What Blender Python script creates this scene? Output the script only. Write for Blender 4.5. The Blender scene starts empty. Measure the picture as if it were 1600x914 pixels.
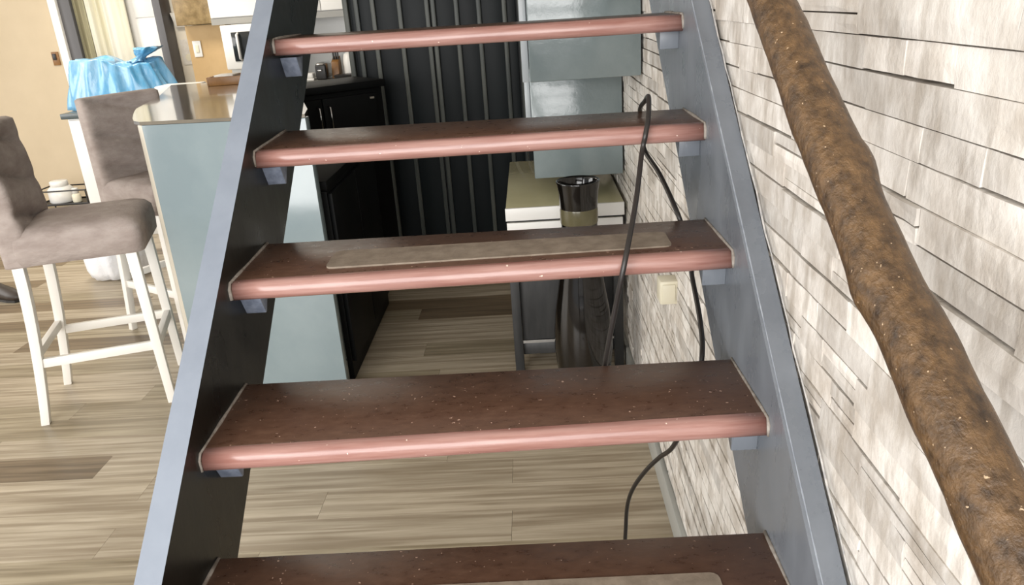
import bpy, bmesh, math, random
from mathutils import Vector, Matrix
random.seed(11)
scene = bpy.context.scene
col = scene.collection

# ------------------------------------------------------------------ camera
cam_d = bpy.data.cameras.new('camera')
cam_d.sensor_width = 36.0
cam_d.lens = 27.039
cam_d.clip_start = 0.02
cam = bpy.data.objects.new('camera', cam_d)
col.objects.link(cam)
_r = Vector((0.997736, 0.015162, -0.065515))
_u = Vector((0.055822, 0.356484, 0.932632))
_f = Vector((-0.037496, 0.934178, -0.354831))
_M = Matrix((_r, _u, -_f)).transposed().to_4x4()
_M.translation = Vector((0.097584, -0.716298, 1.433909))
cam.matrix_world = _M
scene.camera = cam

# ------------------------------------------------------------------ world, light, exposure
world = bpy.data.worlds.new('daylight')
scene.world = world
world.use_nodes = True
_bg = world.node_tree.nodes['Background']
_bg.inputs['Color'].default_value = (0.93, 0.96, 1.0, 1)
_bg.inputs['Strength'].default_value = 0.45


def area_light(name, loc, target, sx, sy, power, color):
    d = bpy.data.lights.new(name, 'AREA')
    d.shape = 'RECTANGLE'
    d.size = sx
    d.size_y = sy
    d.energy = power
    d.color = color
    o = bpy.data.objects.new(name, d)
    col.objects.link(o)
    o.location = loc
    o.rotation_euler = (Vector(target) - Vector(loc)).to_track_quat('-Z', 'Y').to_euler()
    return o


# daylight of the big glazing behind the stairs' foot and of the windows on the left
area_light('window_light_rear', (-1.2, -2.9, 1.5), (-0.5, 1.0, 0.8), 4.6, 2.2, 215, (1.0, 0.985, 0.965))
area_light('window_light_side', (-6.6, 1.6, 1.6), (0.0, 1.8, 0.9), 4.5, 2.0, 150, (1.0, 0.98, 0.95))
area_light('kitchen_fill_light', (-2.9, 4.6, 2.6), (-2.9, 4.6, 0.0), 0.9, 0.9, 34, (1.0, 0.92, 0.8))  # added fill light without a fixture, brightens the kitchen

vs = scene.view_settings
vs.view_transform = 'Standard'
vs.look = 'None'
vs.gamma = 1.0
vs.use_curve_mapping = False
vs.exposure = 0.35


# ------------------------------------------------------------------ materials
def srgb(r, g, b):
    def c(v):
        v /= 255.0
        return v / 12.92 if v <= 0.04045 else ((v + 0.055) / 1.055) ** 2.4
    return (c(r), c(g), c(b), 1.0)


def mat(name, c1, rough=0.5, c2=None, scale=8.0, stretch=(1, 1, 1), lo=0.35, hi=0.65, bump=0.0, bscale=None,
        bdist=0.004, metallic=0.0, spec=0.5, coat=0.0, detail=5.0, speck=None, speck_scale=120.0, speck_t=0.72,
        rnd=0.0, rough2=None, trans=0.0, subsurf=0.0, alpha=1.0):
    m = bpy.data.materials.new(name)
    m.use_nodes = True
    nt = m.node_tree
    nd = nt.nodes
    lk = nt.links
    bs = nd['Principled BSDF']
    bs.inputs['Roughness'].default_value = rough
    bs.inputs['Metallic'].default_value = metallic
    bs.inputs['Specular IOR Level'].default_value = spec
    bs.inputs['Coat Weight'].default_value = coat
    bs.inputs['Coat Roughness'].default_value = 0.12
    if trans:
        bs.inputs['Transmission Weight'].default_value = trans
    geo = nd.new('ShaderNodeNewGeometry')
    mp = nd.new('ShaderNodeMapping')
    mp.inputs['Scale'].default_value = stretch
    lk.new(geo.outputs['Position'], mp.inputs['Vector'])
    out = None
    if c2 is not None:
        nz = nd.new('ShaderNodeTexNoise')
        nz.inputs['Scale'].default_value = scale
        nz.inputs['Detail'].default_value = detail
        nz.inputs['Roughness'].default_value = 0.6
        lk.new(mp.outputs['Vector'], nz.inputs['Vector'])
        rp = nd.new('ShaderNodeValToRGB')
        rp.color_ramp.elements[0].position = lo
        rp.color_ramp.elements[0].color = c1
        rp.color_ramp.elements[1].position = hi
        rp.color_ramp.elements[1].color = c2
        lk.new(nz.outputs['Fac'], rp.inputs['Fac'])
        out = rp.outputs['Color']
        if rough2 is not None:
            mr = nd.new('ShaderNodeMapRange')
            mr.inputs['From Min'].default_value = lo
            mr.inputs['From Max'].default_value = hi
            mr.inputs['To Min'].default_value = rough
            mr.inputs['To Max'].default_value = rough2
            lk.new(nz.outputs['Fac'], mr.inputs['Value'])
            lk.new(mr.outputs['Result'], bs.inputs['Roughness'])
    if speck is not None:
        n2 = nd.new('ShaderNodeTexNoise')
        n2.inputs['Scale'].default_value = speck_scale
        n2.inputs['Detail'].default_value = 2.0
        lk.new(geo.outputs['Position'], n2.inputs['Vector'])
        r2 = nd.new('ShaderNodeValToRGB')
        r2.color_ramp.elements[0].position = speck_t
        r2.color_ramp.elements[0].color = (0, 0, 0, 1)
        r2.color_ramp.elements[1].position = speck_t + 0.03
        r2.color_ramp.elements[1].color = (1, 1, 1, 1)
        lk.new(n2.outputs['Fac'], r2.inputs['Fac'])
        mx = nd.new('ShaderNodeMixRGB')
        lk.new(r2.outputs['Color'], mx.inputs['Fac'])
        if out is not None:
            lk.new(out, mx.inputs['Color1'])
        else:
            mx.inputs['Color1'].default_value = c1
        mx.inputs['Color2'].default_value = speck
        out = mx.outputs['Color']
    if rnd > 0:
        oi = nd.new('ShaderNodeObjectInfo')
        m3 = nd.new('ShaderNodeMapRange')
        m3.inputs['To Min'].default_value = 1.0 - rnd
        m3.inputs['To Max'].default_value = 1.0 + rnd
        lk.new(oi.outputs['Random'], m3.inputs['Value'])
        vm = nd.new('ShaderNodeVectorMath')
        vm.operation = 'SCALE'
        if out is not None:
            lk.new(out, vm.inputs[0])
        else:
            vm.inputs[0].default_value = c1[:3]
        lk.new(m3.outputs['Result'], vm.inputs['Scale'])
        out = vm.outputs['Vector']
    if out is not None:
        lk.new(out, bs.inputs['Base Color'])
    else:
        bs.inputs['Base Color'].default_value = c1
    if bump > 0:
        nb = nd.new('ShaderNodeTexNoise')
        nb.inputs['Scale'].default_value = bscale or scale
        nb.inputs['Detail'].default_value = 6.0
        nb.inputs['Roughness'].default_value = 0.6
        lk.new(mp.outputs['Vector'], nb.inputs['Vector'])
        bp = nd.new('ShaderNodeBump')
        bp.inputs['Strength'].default_value = bump
        bp.inputs['Distance'].default_value = bdist
        lk.new(nb.outputs['Fac'], bp.inputs['Height'])
        lk.new(bp.outputs['Normal'], bs.inputs['Normal'])
    if subsurf:
        bs.inputs['Subsurface Weight'].default_value = subsurf
        bs.inputs['Subsurface Radius'].default_value = (0.02, 0.02, 0.02)
    return m


M = {}
M['tread_top'] = mat('worn_brown_tread_varnish', srgb(70, 48, 37), 0.22, srgb(98, 72, 57), 60, (0.7, 1.4, 1.4), 0.18, 0.75, bump=0.25,
                     bscale=70, bdist=0.0015, speck=srgb(180, 150, 132), speck_scale=150, speck_t=0.71, rough2=0.38, detail=10)
M['nosing'] = mat('oxide_red_nosing_paint', srgb(138, 96, 87), 0.27, srgb(164, 127, 118), 10, (0.6, 9, 9), bump=0.14,
                  bscale=40, bdist=0.001, speck=srgb(226, 205, 190), speck_scale=110, speck_t=0.735, coat=0.15)
M['strip'] = mat('taupe_grip_strip', srgb(120, 107, 93), 0.7, srgb(142, 129, 114), 40, (1, 1, 1), bump=0.4, bscale=300, bdist=0.0008)
M['caulk'] = mat('dirty_caulk', srgb(120, 110, 100), 0.6, srgb(165, 158, 150), 60)
M['worn_edge'] = mat('worn_pale_edge', srgb(150, 156, 164), 0.5, srgb(120, 126, 136), 40)
M['ragged_caulk'] = mat('ragged_white_caulk', srgb(196, 192, 186), 0.7, srgb(150, 150, 150), 60)
M['grey_paint'] = mat('slate_blue_gloss_paint', srgb(107, 112, 119), 0.2, srgb(119, 124, 131), 6, (2, 2, 0.7), bump=0.1,
                      bscale=30, bdist=0.001, rough2=0.42)
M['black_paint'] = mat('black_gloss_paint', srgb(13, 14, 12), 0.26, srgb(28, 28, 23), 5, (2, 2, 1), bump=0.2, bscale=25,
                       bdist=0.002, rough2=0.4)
M['bracket'] = mat('grey_blue_bracket_paint', srgb(104, 112, 128), 0.35, srgb(130, 138, 154), 70)
M['lit_paint'] = mat('slate_blue_paint_lit', srgb(124, 132, 144), 0.25, srgb(133, 141, 153), 6, (2, 2, 0.7), coat=0.3)  # left stringer's slate paint made paler, brighter light put into its colour
M['bark'] = mat('varnished_log', srgb(46, 32, 19), 0.3, srgb(106, 80, 51), 110, (1, 0.7, 0.7), 0.28, 0.68, bump=1.0, bscale=190,
                bdist=0.003, speck=srgb(190, 165, 135), speck_scale=230, speck_t=0.715, detail=6)
M['stone'] = mat('split_ledger_stone', srgb(186, 177, 166), 0.72, srgb(224, 219, 212), 13, (1, 1.2, 0.8), 0.34, 0.6, bump=0.6,
                 bscale=60, bdist=0.003, rnd=0.19, detail=12)


def add_streaks(m, scale, stretch, lo, hi, dark, thresh=(0.35, 0.65)):
    nt = m.node_tree
    nd, lk = nt.nodes, nt.links
    bs = nd['Principled BSDF']
    src = bs.inputs['Base Color'].links[0].from_socket
    geo = nd.new('ShaderNodeNewGeometry')
    mp = nd.new('ShaderNodeMapping')
    mp.inputs['Scale'].default_value = stretch
    mp.inputs['Rotation'].default_value = (0.22, 0, 0)
    lk.new(geo.outputs['Position'], mp.inputs['Vector'])
    nz = nd.new('ShaderNodeTexNoise')
    nz.inputs['Scale'].default_value = scale
    nz.inputs['Detail'].default_value = 6
    lk.new(mp.outputs['Vector'], nz.inputs['Vector'])
    rp = nd.new('ShaderNodeValToRGB')
    rp.color_ramp.elements[0].position = thresh[0]
    rp.color_ramp.elements[0].color = (hi, hi, hi, 1)
    rp.color_ramp.elements[1].position = thresh[1]
    rp.color_ramp.elements[1].color = (lo, lo, lo, 1)
    lk.new(nz.outputs['Fac'], rp.inputs['Fac'])
    mx = nd.new('ShaderNodeMixRGB')
    lk.new(rp.outputs['Color'], mx.inputs['Fac'])
    lk.new(src, mx.inputs['Color1'])
    mx.inputs['Color2'].default_value = dark
    lk.new(mx.outputs['Color'], bs.inputs['Base Color'])


add_streaks(M['stone'], 26, (1, 1.5, 0.45), 0.0, 0.55, srgb(158, 147, 133), (0.36, 0.52))
M['mortar'] = mat('grey_wall_render', srgb(92, 86, 79), 0.9, srgb(118, 110, 100), 20)
M['cream'] = mat('cream_wall_paint', srgb(222, 214, 198), 0.8, srgb(230, 222, 206), 2)
M['beige'] = mat('beige_wall_paint', srgb(197, 180, 152), 0.8, srgb(205, 188, 160), 2)
M['tan'] = mat('tan_backsplash_paint', srgb(190, 158, 110), 0.6, srgb(204, 172, 124), 3)
M['ceiling'] = mat('white_ceiling_paint', srgb(225, 222, 216), 0.9)
M['white'] = mat('white_gloss_paint', srgb(232, 230, 225), 0.35)
M['white_leg'] = mat('white_lacquer', srgb(236, 232, 224), 0.3)
M['greyframe'] = mat('mid_grey_frame_paint', srgb(92, 91, 93), 0.5)
M['curtain'] = mat('pale_curtain_cloth', srgb(206, 200, 172), 0.9, srgb(222, 220, 208), 3, (3, 3, 0.2))
M['curtain_olive'] = mat('olive_curtain_cloth', srgb(128, 122, 98), 0.9, srgb(158, 152, 122), 9, (3, 3, 0.2))
M['upholstery'] = mat('taupe_velvet_upholstery', srgb(154, 141, 134), 0.85, srgb(176, 164, 157), 9, (1, 1, 2.2), bump=0.35,
                      bscale=14, bdist=0.02, spec=0.2)
M['bar_panel'] = mat('grey_green_gloss_panel', srgb(128, 142, 146), 0.12, srgb(142, 155, 158), 2.2, bump=0.06, bscale=6, bdist=0.01, coat=0.4)
M['bar_top'] = mat('polished_beige_worktop', srgb(112, 104, 90), 0.05, srgb(126, 118, 104), 5, coat=0.8)
M['bar_edge'] = mat('beige_edge_band', srgb(196, 188, 172), 0.3)
M['black_cab'] = mat('black_satin_cabinet', srgb(10, 11, 12), 0.5, srgb(15, 17, 18), 4, spec=0.15)
M['dark_panel'] = mat('blue_black_door_panel', srgb(14, 19, 22), 0.5, srgb(22, 29, 31), 3, (1, 1, 0.4), spec=0.25)
M['dark_batten'] = mat('gunmetal_batten', srgb(66, 70, 68), 0.4, srgb(88, 90, 84), 6, (2, 2, 0.4), spec=0.3)
M['chrome'] = mat('brushed_chrome', srgb(200, 200, 200), 0.2, metallic=1.0)
M['box_paint'] = mat('grey_green_gloss_boxing', srgb(112, 124, 126), 0.16, srgb(130, 141, 142), 3, bump=0.25, bscale=5, bdist=0.02, coat=0.5)
M['box_trim'] = mat('pale_edge_trim', srgb(176, 182, 186), 0.3)
M['olive_top'] = mat('olive_beige_gloss_top', srgb(184, 178, 142), 0.1, srgb(194, 188, 152), 3, coat=0.4)
M['dark_wood'] = mat('charcoal_wood', srgb(42, 43, 44), 0.42, srgb(58, 58, 58), 9, (3, 3, 0.5))
M['vase'] = mat('black_brown_glaze', srgb(14, 12, 10), 0.08, srgb(24, 20, 16), 5, coat=0.2)
M['vase_band'] = mat('olive_glaze_band', srgb(88, 83, 60), 0.2, srgb(104, 98, 74), 9)
M['cable'] = mat('black_cable_rubber', srgb(38, 34, 32), 0.38)
M['plastic_cream'] = mat('cream_plastic', srgb(226, 219, 196), 0.4)
M['blue_bag'] = mat('blue_bag_plastic', srgb(86, 160, 204), 0.16, srgb(150, 192, 220), 6, (1, 1, 0.4), bump=0.5, bscale=16, bdist=0.02, coat=0.4)
M['white_bag'] = mat('white_bag_plastic', srgb(226, 228, 232), 0.3, srgb(238, 238, 240), 9, bump=0.5, bscale=14, bdist=0.02)
M['dark_slab'] = mat('dark_green_grey_slab', srgb(72, 82, 84), 0.3)
M['brown_shoe'] = mat('dark_brown_leather', srgb(56, 46, 38), 0.5)
M['marble_brown'] = mat('mottled_brown_laminate', srgb(118, 96, 58), 0.35, srgb(158, 134, 92), 14)
M['brown'] = mat('brown_wood_tray', srgb(120, 82, 40), 0.4, srgb(146, 104, 56), 12)
M['dark_glass'] = mat('dark_oven_glass', srgb(40, 42, 42), 0.1)
M['tile'] = mat('white_glazed_tile', srgb(226, 226, 222), 0.2)
M['grey_strip'] = mat('grey_light_strip', srgb(150, 148, 142), 0.4)
M['paper'] = mat('printed_paper', srgb(226, 222, 214), 0.8, srgb(212, 206, 196), 30)
M['black_metal'] = mat('black_wire', srgb(30, 28, 27), 0.4)
M['bottle_brown'] = mat('brown_bottle', srgb(84, 58, 44), 0.3)
M['base_trim'] = mat('grey_baseboard_paint', srgb(168, 168, 162), 0.4)


def plank_mat(name, a, b, c):
    m = mat(name, a, 0.34, b, 5.5, (0.55, 9.0, 1), 0.32, 0.68, bump=0.12, bscale=14, bdist=0.001, rnd=0.07, detail=7, rough2=0.42)
    nt = m.node_tree
    nd, lk = nt.nodes, nt.links
    bs = nd['Principled BSDF']
    src = bs.inputs['Base Color'].links[0].from_socket
    geo = nd.new('ShaderNodeNewGeometry')
    oi = nd.new('ShaderNodeObjectInfo')
    ad = nd.new('ShaderNodeVectorMath')
    ad.operation = 'ADD'
    sc_ = nd.new('ShaderNodeVectorMath')
    sc_.operation = 'SCALE'
    sc_.inputs['Scale'].default_value = 7.0
    cb = nd.new('ShaderNodeCombineXYZ')
    lk.new(oi.outputs['Random'], cb.inputs['X'])
    lk.new(oi.outputs['Random'], cb.inputs['Y'])
    lk.new(cb.outputs['Vector'], sc_.inputs[0])
    lk.new(geo.outputs['Position'], ad.inputs[0])
    lk.new(sc_.outputs['Vector'], ad.inputs[1])
    mp = nd.new('ShaderNodeMapping')
    mp.inputs['Scale'].default_value = (0.9, 26, 1)
    lk.new(ad.outputs['Vector'], mp.inputs['Vector'])
    nz = nd.new('ShaderNodeTexNoise')
    nz.inputs['Scale'].default_value = 1.6
    nz.inputs['Detail'].default_value = 4
    nz.inputs['Distortion'].default_value = 0.6
    lk.new(mp.outputs['Vector'], nz.inputs['Vector'])
    rp = nd.new('ShaderNodeValToRGB')
    rp.color_ramp.elements[0].position = 0.38
    rp.color_ramp.elements[0].color = (0.62, 0.62, 0.62, 1)
    rp.color_ramp.elements[1].position = 0.58
    rp.color_ramp.elements[1].color = (0, 0, 0, 1)
    lk.new(nz.outputs['Fac'], rp.inputs['Fac'])
    mx = nd.new('ShaderNodeMixRGB')
    lk.new(rp.outputs['Color'], mx.inputs['Fac'])
    lk.new(src, mx.inputs['Color1'])
    mx.inputs['Color2'].default_value = c
    lk.new(mx.outputs['Color'], bs.inputs['Base Color'])
    return m


M['plank_light'] = plank_mat('light_oak_plank', srgb(168, 154, 132), srgb(196, 183, 161), srgb(124, 107, 84))
M['plank_mid'] = plank_mat('mid_oak_plank', srgb(148, 135, 111), srgb(176, 163, 139), srgb(106, 92, 69))
M['plank_dark'] = plank_mat('dark_oak_plank', srgb(112, 96, 76), srgb(138, 120, 96), srgb(82, 69, 52))

# ------------------------------------------------------------------ helpers
ORG = {}


def org(o):
    return ORG.get(o.name, Vector((0, 0, 0))) if o else Vector((0, 0, 0))


class MB:
    def __init__(self):
        self.v = []
        self.f = []
        self.mi = []

    def add(self, vs_, fs_, mi=0):
        n = len(self.v)
        self.v += [tuple(q) for q in vs_]
        for f in fs_:
            self.f.append(tuple(n + k for k in f))
            self.mi.append(mi)
        return self

    def box(self, x0, x1, y0, y1, z0, z1, mi=0):
        return self.add([(x0, y0, z0), (x1, y0, z0), (x1, y1, z0), (x0, y1, z0), (x0, y0, z1), (x1, y0, z1), (x1, y1, z1), (x0, y1, z1)],
                        [(0, 3, 2, 1), (4, 5, 6, 7), (0, 1, 5, 4), (1, 2, 6, 5), (2, 3, 7, 6), (3, 0, 4, 7)], mi)

    def hexa(self, a, b, mi=0):
        """two quads (bottom a, top b), same order"""
        return self.add(list(a) + list(b), [(0, 3, 2, 1), (4, 5, 6, 7), (0, 1, 5, 4), (1, 2, 6, 5), (2, 3, 7, 6), (3, 0, 4, 7)], mi)

    def prism(self, poly, z0, z1, mi=0):
        n = len(poly)
        self.add([(x, y, z0) for x, y in poly] + [(x, y, z1) for x, y in poly],
                 [tuple(range(n - 1, -1, -1)), tuple(range(n, 2 * n))] + [(k, (k + 1) % n, n + (k + 1) % n, n + k) for k in range(n)], mi)
        return self

    def tube(self, pts, rad, seg=10, mi=0, cap=True):
        pts = [Vector(q) for q in pts]
        n = len(pts)
        rads = rad if isinstance(rad, (list, tuple)) else [rad] * n
        t0 = (pts[1] - pts[0]).normalized()
        ref = Vector((0, 0, 1)) if abs(t0.z) < 0.9 else Vector((1, 0, 0))
        nrm = t0.cross(ref).normalized()
        vs_, fs_ = [], []
        for k in range(n):
            t = (pts[min(k + 1, n - 1)] - pts[max(k - 1, 0)]).normalized()
            nrm = (nrm - t * nrm.dot(t)).normalized()
            b = t.cross(nrm)
            for s in range(seg):
                a = 2 * math.pi * s / seg
                vs_.append(pts[k] + (nrm * math.cos(a) + b * math.sin(a)) * rads[k])
        for k in range(n - 1):
            for s in range(seg):
                s2 = (s + 1) % seg
                fs_.append((k * seg + s, k * seg + s2, (k + 1) * seg + s2, (k + 1) * seg + s))
        if cap:
            fs_.append(tuple(range(seg - 1, -1, -1)))
            fs_.append(tuple((n - 1) * seg + s for s in range(seg)))
        return self.add(vs_, fs_, mi)

    def lathe(self, prof, cx, cy, seg=32, mi=0, cap=True):
        n = len(prof)
        vs_ = [(cx + r * math.cos(2 * math.pi * s / seg), cy + r * math.sin(2 * math.pi * s / seg), z) for r, z in prof for s in range(seg)]
        fs_ = [(k * seg + s, k * seg + (s + 1) % seg, (k + 1) * seg + (s + 1) % seg, (k + 1) * seg + s) for k in range(n - 1) for s in range(seg)]
        if cap:
            fs_.append(tuple(range(seg - 1, -1, -1)))
            fs_.append(tuple((n - 1) * seg + s for s in range(seg)))
        return self.add(vs_, fs_, mi)

    def build(self, name, m, parent=None, smooth=False, bevel=0.0, seg=2, sub=0, label=None, local=False, fix=True):
        me = bpy.data.meshes.new(name)
        off = Vector((0, 0, 0)) if local else org(parent)
        me.from_pydata([tuple(Vector(q) - off) for q in self.v], [], self.f)
        ms = m if isinstance(m, (list, tuple)) else [m]
        for k in ms:
            me.materials.append(M[k])
        for pl, i in zip(me.polygons, self.mi):
            pl.material_index = i
        bm = bmesh.new()
        bm.from_mesh(me)
        if fix:
            bmesh.ops.recalc_face_normals(bm, faces=bm.faces)
        if bevel > 0:
            ed = [e for e in bm.edges if len(e.link_faces) == 2 and e.calc_face_angle(0) > 0.6]
            bmesh.ops.bevel(bm, geom=ed, offset=bevel, segments=seg, profile=0.5, affect='EDGES', clamp_overlap=True)
        bm.to_mesh(me)
        bm.free()
        if smooth or bevel > 0:
            me.shade_smooth()
            if not smooth:
                me.set_sharp_from_angle(angle=0.7)
        o = bpy.data.objects.new(name, me)
        col.objects.link(o)
        if parent:
            o.parent = parent
            ORG[o.name] = off
        if sub:
            md = o.modifiers.new('smooth', 'SUBSURF')
            md.levels = sub
            md.render_levels = sub
        if label:
            o['label'] = label
        return o


def tag(o, label, cat, group=None):
    o['label'] = label
    o['category'] = cat
    if group:
        o['group'] = group
    return o


def struct(o):
    o['kind'] = 'structure'
    return o


def thing(name, label, cat, loc, rz=0.0, group=None):
    o = bpy.data.objects.new(name, None)
    o.empty_display_size = 0.1
    col.objects.link(o)
    o.location = loc
    o.rotation_euler = (0, 0, rz)
    ORG[o.name] = Vector(loc)
    return tag(o, label, cat, group)


def catmull(pts, n=8):
    pts = [Vector(q) for q in pts]
    out = []
    for i in range(len(pts) - 1):
        p0 = pts[max(i - 1, 0)]
        p1, p2 = pts[i], pts[i + 1]
        p3 = pts[min(i + 2, len(pts) - 1)]
        for k in range(n):
            t = k / n
            out.append(0.5 * ((2 * p1) + (p2 - p0) * t + (2 * p0 - 5 * p1 + 4 * p2 - p3) * t * t + (3 * p1 - p0 - 3 * p2 + p3) * t ** 3))
    out.append(pts[-1])
    return out


# ------------------------------------------------------------------ the setting: floor of planks
floor = struct(MB().box(-7.2, 0.62, -2.0, 6.4, -0.08, -0.012).build('floor', 'mortar'))
PW = 0.14
plank_mesh = {}
k0 = -8
for row in range(k0, 34):
    y0 = 1.634 + PW * row
    rng = random.Random(row * 7 + 3)
    L = 1.22
    fixed = {-2: -0.027, -4: -0.025, -1: -1.47, 8: -0.51, 9: -1.1, 0: -0.75, 1: 0.2, -3: -0.62, -5: -0.75}
    ph = fixed.get(row, rng.uniform(-1.2, 0.0))
    x = ph - L * math.ceil((ph + 5.6) / L)
    while x < 0.44:
        xa, xb = max(x, -5.6), min(x + L, 0.455)
        if xb - xa > 0.05:
            key = round(xb - xa, 3)
            if key not in plank_mesh:
                g = 0.0004
                pm = MB().box(g, key - g, g, PW - g, -0.012, 0.0)
                o = pm.build('plank', 'plank_light', floor)
                plank_mesh[key] = o.data
                first = o
            else:
                first = bpy.data.objects.new('plank', plank_mesh[key])
                col.objects.link(first)
                first.parent = floor
            first.location = (xa, y0, 0)
            r_ = rng.random()
            kind = 'plank_light' if r_ < 0.5 else ('plank_mid' if r_ < 0.86 else 'plank_dark')
            if row == -1:
                kind = 'plank_dark' if xb < -1.4 and xb > -1.6 else 'plank_light'
            if row == 8:
                kind = 'plank_dark' if xa > -0.6 else 'plank_mid'
            if row == 9:
                kind = 'plank_dark'
            if row in (-2, -3, -4, -5, 0):
                kind = 'plank_light' if rng.random() < 0.7 else 'plank_mid'
            first.material_slots[0].link = 'OBJECT'
            first.material_slots[0].material = M[kind]
        x += L

# ------------------------------------------------------------------ stone wall on the right
wall_right = struct(MB().box(0.4565, 0.62, -2.0, 6.4, 0.0, 2.75).build('wall_right', 'mortar'))
stone_meshes = []
for k in range(14):
    rng = random.Random(100 + k)
    ny, nz = 4, 3
    vs_, fs_ = [], []
    for j in range(nz):
        for i in range(ny):
            y = i / (ny - 1) - 0.5
            z = j / (nz - 1) - 0.5
            edge = (i in (0, ny - 1)) or (j in (0, nz - 1))
            vs_.append((-1.0 + rng.uniform(-0.07, 0.07) + (0.03 if edge else 0.0), y + (rng.uniform(-0.06, 0.06) if not edge else rng.uniform(-0.006, 0.006)),
                        z + (rng.uniform(-0.05, 0.05) if 0 < i < ny - 1 else 0.0) * (0.9 if not edge else 0.35)))
    for j in range(nz - 1):
        for i in range(ny - 1):
            a = j * ny + i
            fs_.append((a, a + ny, a + ny + 1, a + 1))
    ring = [i for i in range(ny)] + [j * ny + ny - 1 for j in range(1, nz)] + [(nz - 1) * ny + i for i in range(ny - 2, -1, -1)] + [j * ny for j in range(nz - 2, 0, -1)]
    n0 = len(vs_)
    for q in ring:
        vs_.append((0.0, vs_[q][1], vs_[q][2]))
    for q in range(len(ring)):
        q2 = (q + 1) % len(ring)
        fs_.append((ring[q], ring[q2], n0 + q2, n0 + q))
    stone_meshes.append((vs_, fs_))

zb = [1.411, 1.376, 1.342, 1.304, 1.272, 1.236, 1.200, 1.166]
rng = random.Random(5)
while zb[-1] > 0.11:
    zb.append(zb[-1] - rng.uniform(0.031, 0.039))
top = [1.411]
while top[-1] < 1.8:
    top.append(top[-1] + rng.uniform(0.031, 0.039))
zb = top[:0:-1] + zb
stones = []
for i in range(len(zb) - 1):
    z1, z0 = zb[i], zb[i + 1]
    y = -1.0 + rng.uniform(-0.2, 0)
    row_dep = 0.0122 + rng.uniform(0.0, 0.0054)
    while y < 3.1:
        L = rng.choice((rng.uniform(0.07, 0.13), rng.uniform(0.12, 0.22), rng.uniform(0.16, 0.30)))
        dep = row_dep + rng.choice((0.0, 0.0004, 0.0008, 0.0012, -0.0005)) + (0.0016 if rng.random() < 0.12 else 0.0)
        if rng.random() < 0.14:
            zm = z0 + (z1 - z0) * rng.uniform(0.4, 0.6)
            stones.append((y, y + L, z0, zm, row_dep + rng.uniform(-0.001, 0.001)))
            stones.append((y, y + L, zm, z1, dep))
        else:
            stones.append((y, y + L, z0, z1, dep))
        y += L
sdata = [None] * len(stone_meshes)


def seen_size(s):
    ya, yb, z0, z1, d = s
    ym, zm = (ya + yb) / 2, (z0 + z1) / 2
    dist = math.sqrt(0.34 ** 2 + (ym + 0.716) ** 2 + (zm - 1.434) ** 2)
    a = math.degrees(math.atan2(0.34, max(ym + 0.716, 0.01)))
    above = z1 > 0.77 + 0.79 * ym
    below = z1 < 0.36 + 0.79 * ym and ym > 0.4
    vis = (above and -0.36 < ym < 1.25 and zm < 1.5) or (below and ym < 2.3 and zm < 1.3)
    # stay out of the log's way and of the floor strip
    return ((yb - ya) * (z1 - z0) / dist ** 2 * math.sin(math.radians(a))) if vis else 0.0


order = sorted(range(len(stones)), key=lambda k: -seen_size(stones[k]))
singles = set(k for k in order[:295] if seen_size(stones[k]) > 0)
rest = MB()
for k, (ya, yb, z0, z1, d) in enumerate(stones):
    if z1 < 0.1:
        continue
    z0 = max(z0, 0.09)
    var = k % len(stone_meshes)
    gr = random.Random(k * 13 + 1)
    gz = gr.choice((0.0006, 0.0014, 0.0022, 0.003, 0.0036))
    gy = gr.choice((0.0002, 0.0003, 0.001))
    sy, sz = (yb - ya) - gy, (z1 - z0) - gz
    loc = (0.4565, (ya + yb) / 2, (z0 + z1 + gz) / 2)
    if k in singles:
        if sdata[var] is None:
            o = MB().add(*stone_meshes[var]).build('stone', 'stone', wall_right)
            sdata[var] = o.data
        else:
            o = bpy.data.objects.new('stone', sdata[var])
            col.objects.link(o)
            o.parent = wall_right
        o.location = loc
        o.scale = (d, sy, sz)
    else:
        vs_, fs_ = stone_meshes[var]
        rest.add([(loc[0] + v[0] * d, loc[1] + v[1] * sy, loc[2] + v[2] * sz) for v in vs_], fs_)
o = rest.build('stone_cladding', 'stone', wall_right)
o['kind'] = 'stuff'
struct(MB().box(0.430, 0.4565, -1.2, 3.1, 0.0, 0.088).build('baseboard_right', 'base_trim', bevel=0.004))

# ------------------------------------------------------------------ back walls, ceiling
struct(MB().box(-3.0, 0.62, 6.25, 6.4, 0.0, 2.75).build('wall_back', 'cream'))
struct(MB().box(-7.2, -3.87, 6.1, 6.4, 0.0, 2.75).build('wall_left', 'beige'))
struct(MB().box(-7.2, 0.62, -2.2, 6.4, 2.75, 2.85).build('ceiling', 'ceiling'))
struct(MB().box(-3.87, -3.0, 6.1, 6.4, 2.25, 2.75).build('wall_lintel', 'cream'))
struct(MB().box(-3.868, -3.80, 6.06, 6.16, 0.0, 2.25).build('trim_1', 'white', bevel=0.004))
struct(MB().box(-3.80, -3.70, 6.09, 6.2, 0.0, 2.25).build('trim_2', 'greyframe', bevel=0.004))
struct(MB().box(-2.99, -2.925, 6.05, 6.24, 0.0, 2.4).build('trim_3', 'greyframe', bevel=0.004))
d2 = struct(MB().box(-3.70, -2.99, 6.2, 6.25, 0.0, 2.25).build('door_2', 'white'))
MB().box(-3.22, -3.02, 6.188, 6.2, 1.50, 2.15).build('panel', 'white', d2, bevel=0.004)
MB().box(-3.22, -3.02, 6.188, 6.2, 0.9, 1.46).build('panel', 'white', d2, bevel=0.004)
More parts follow.
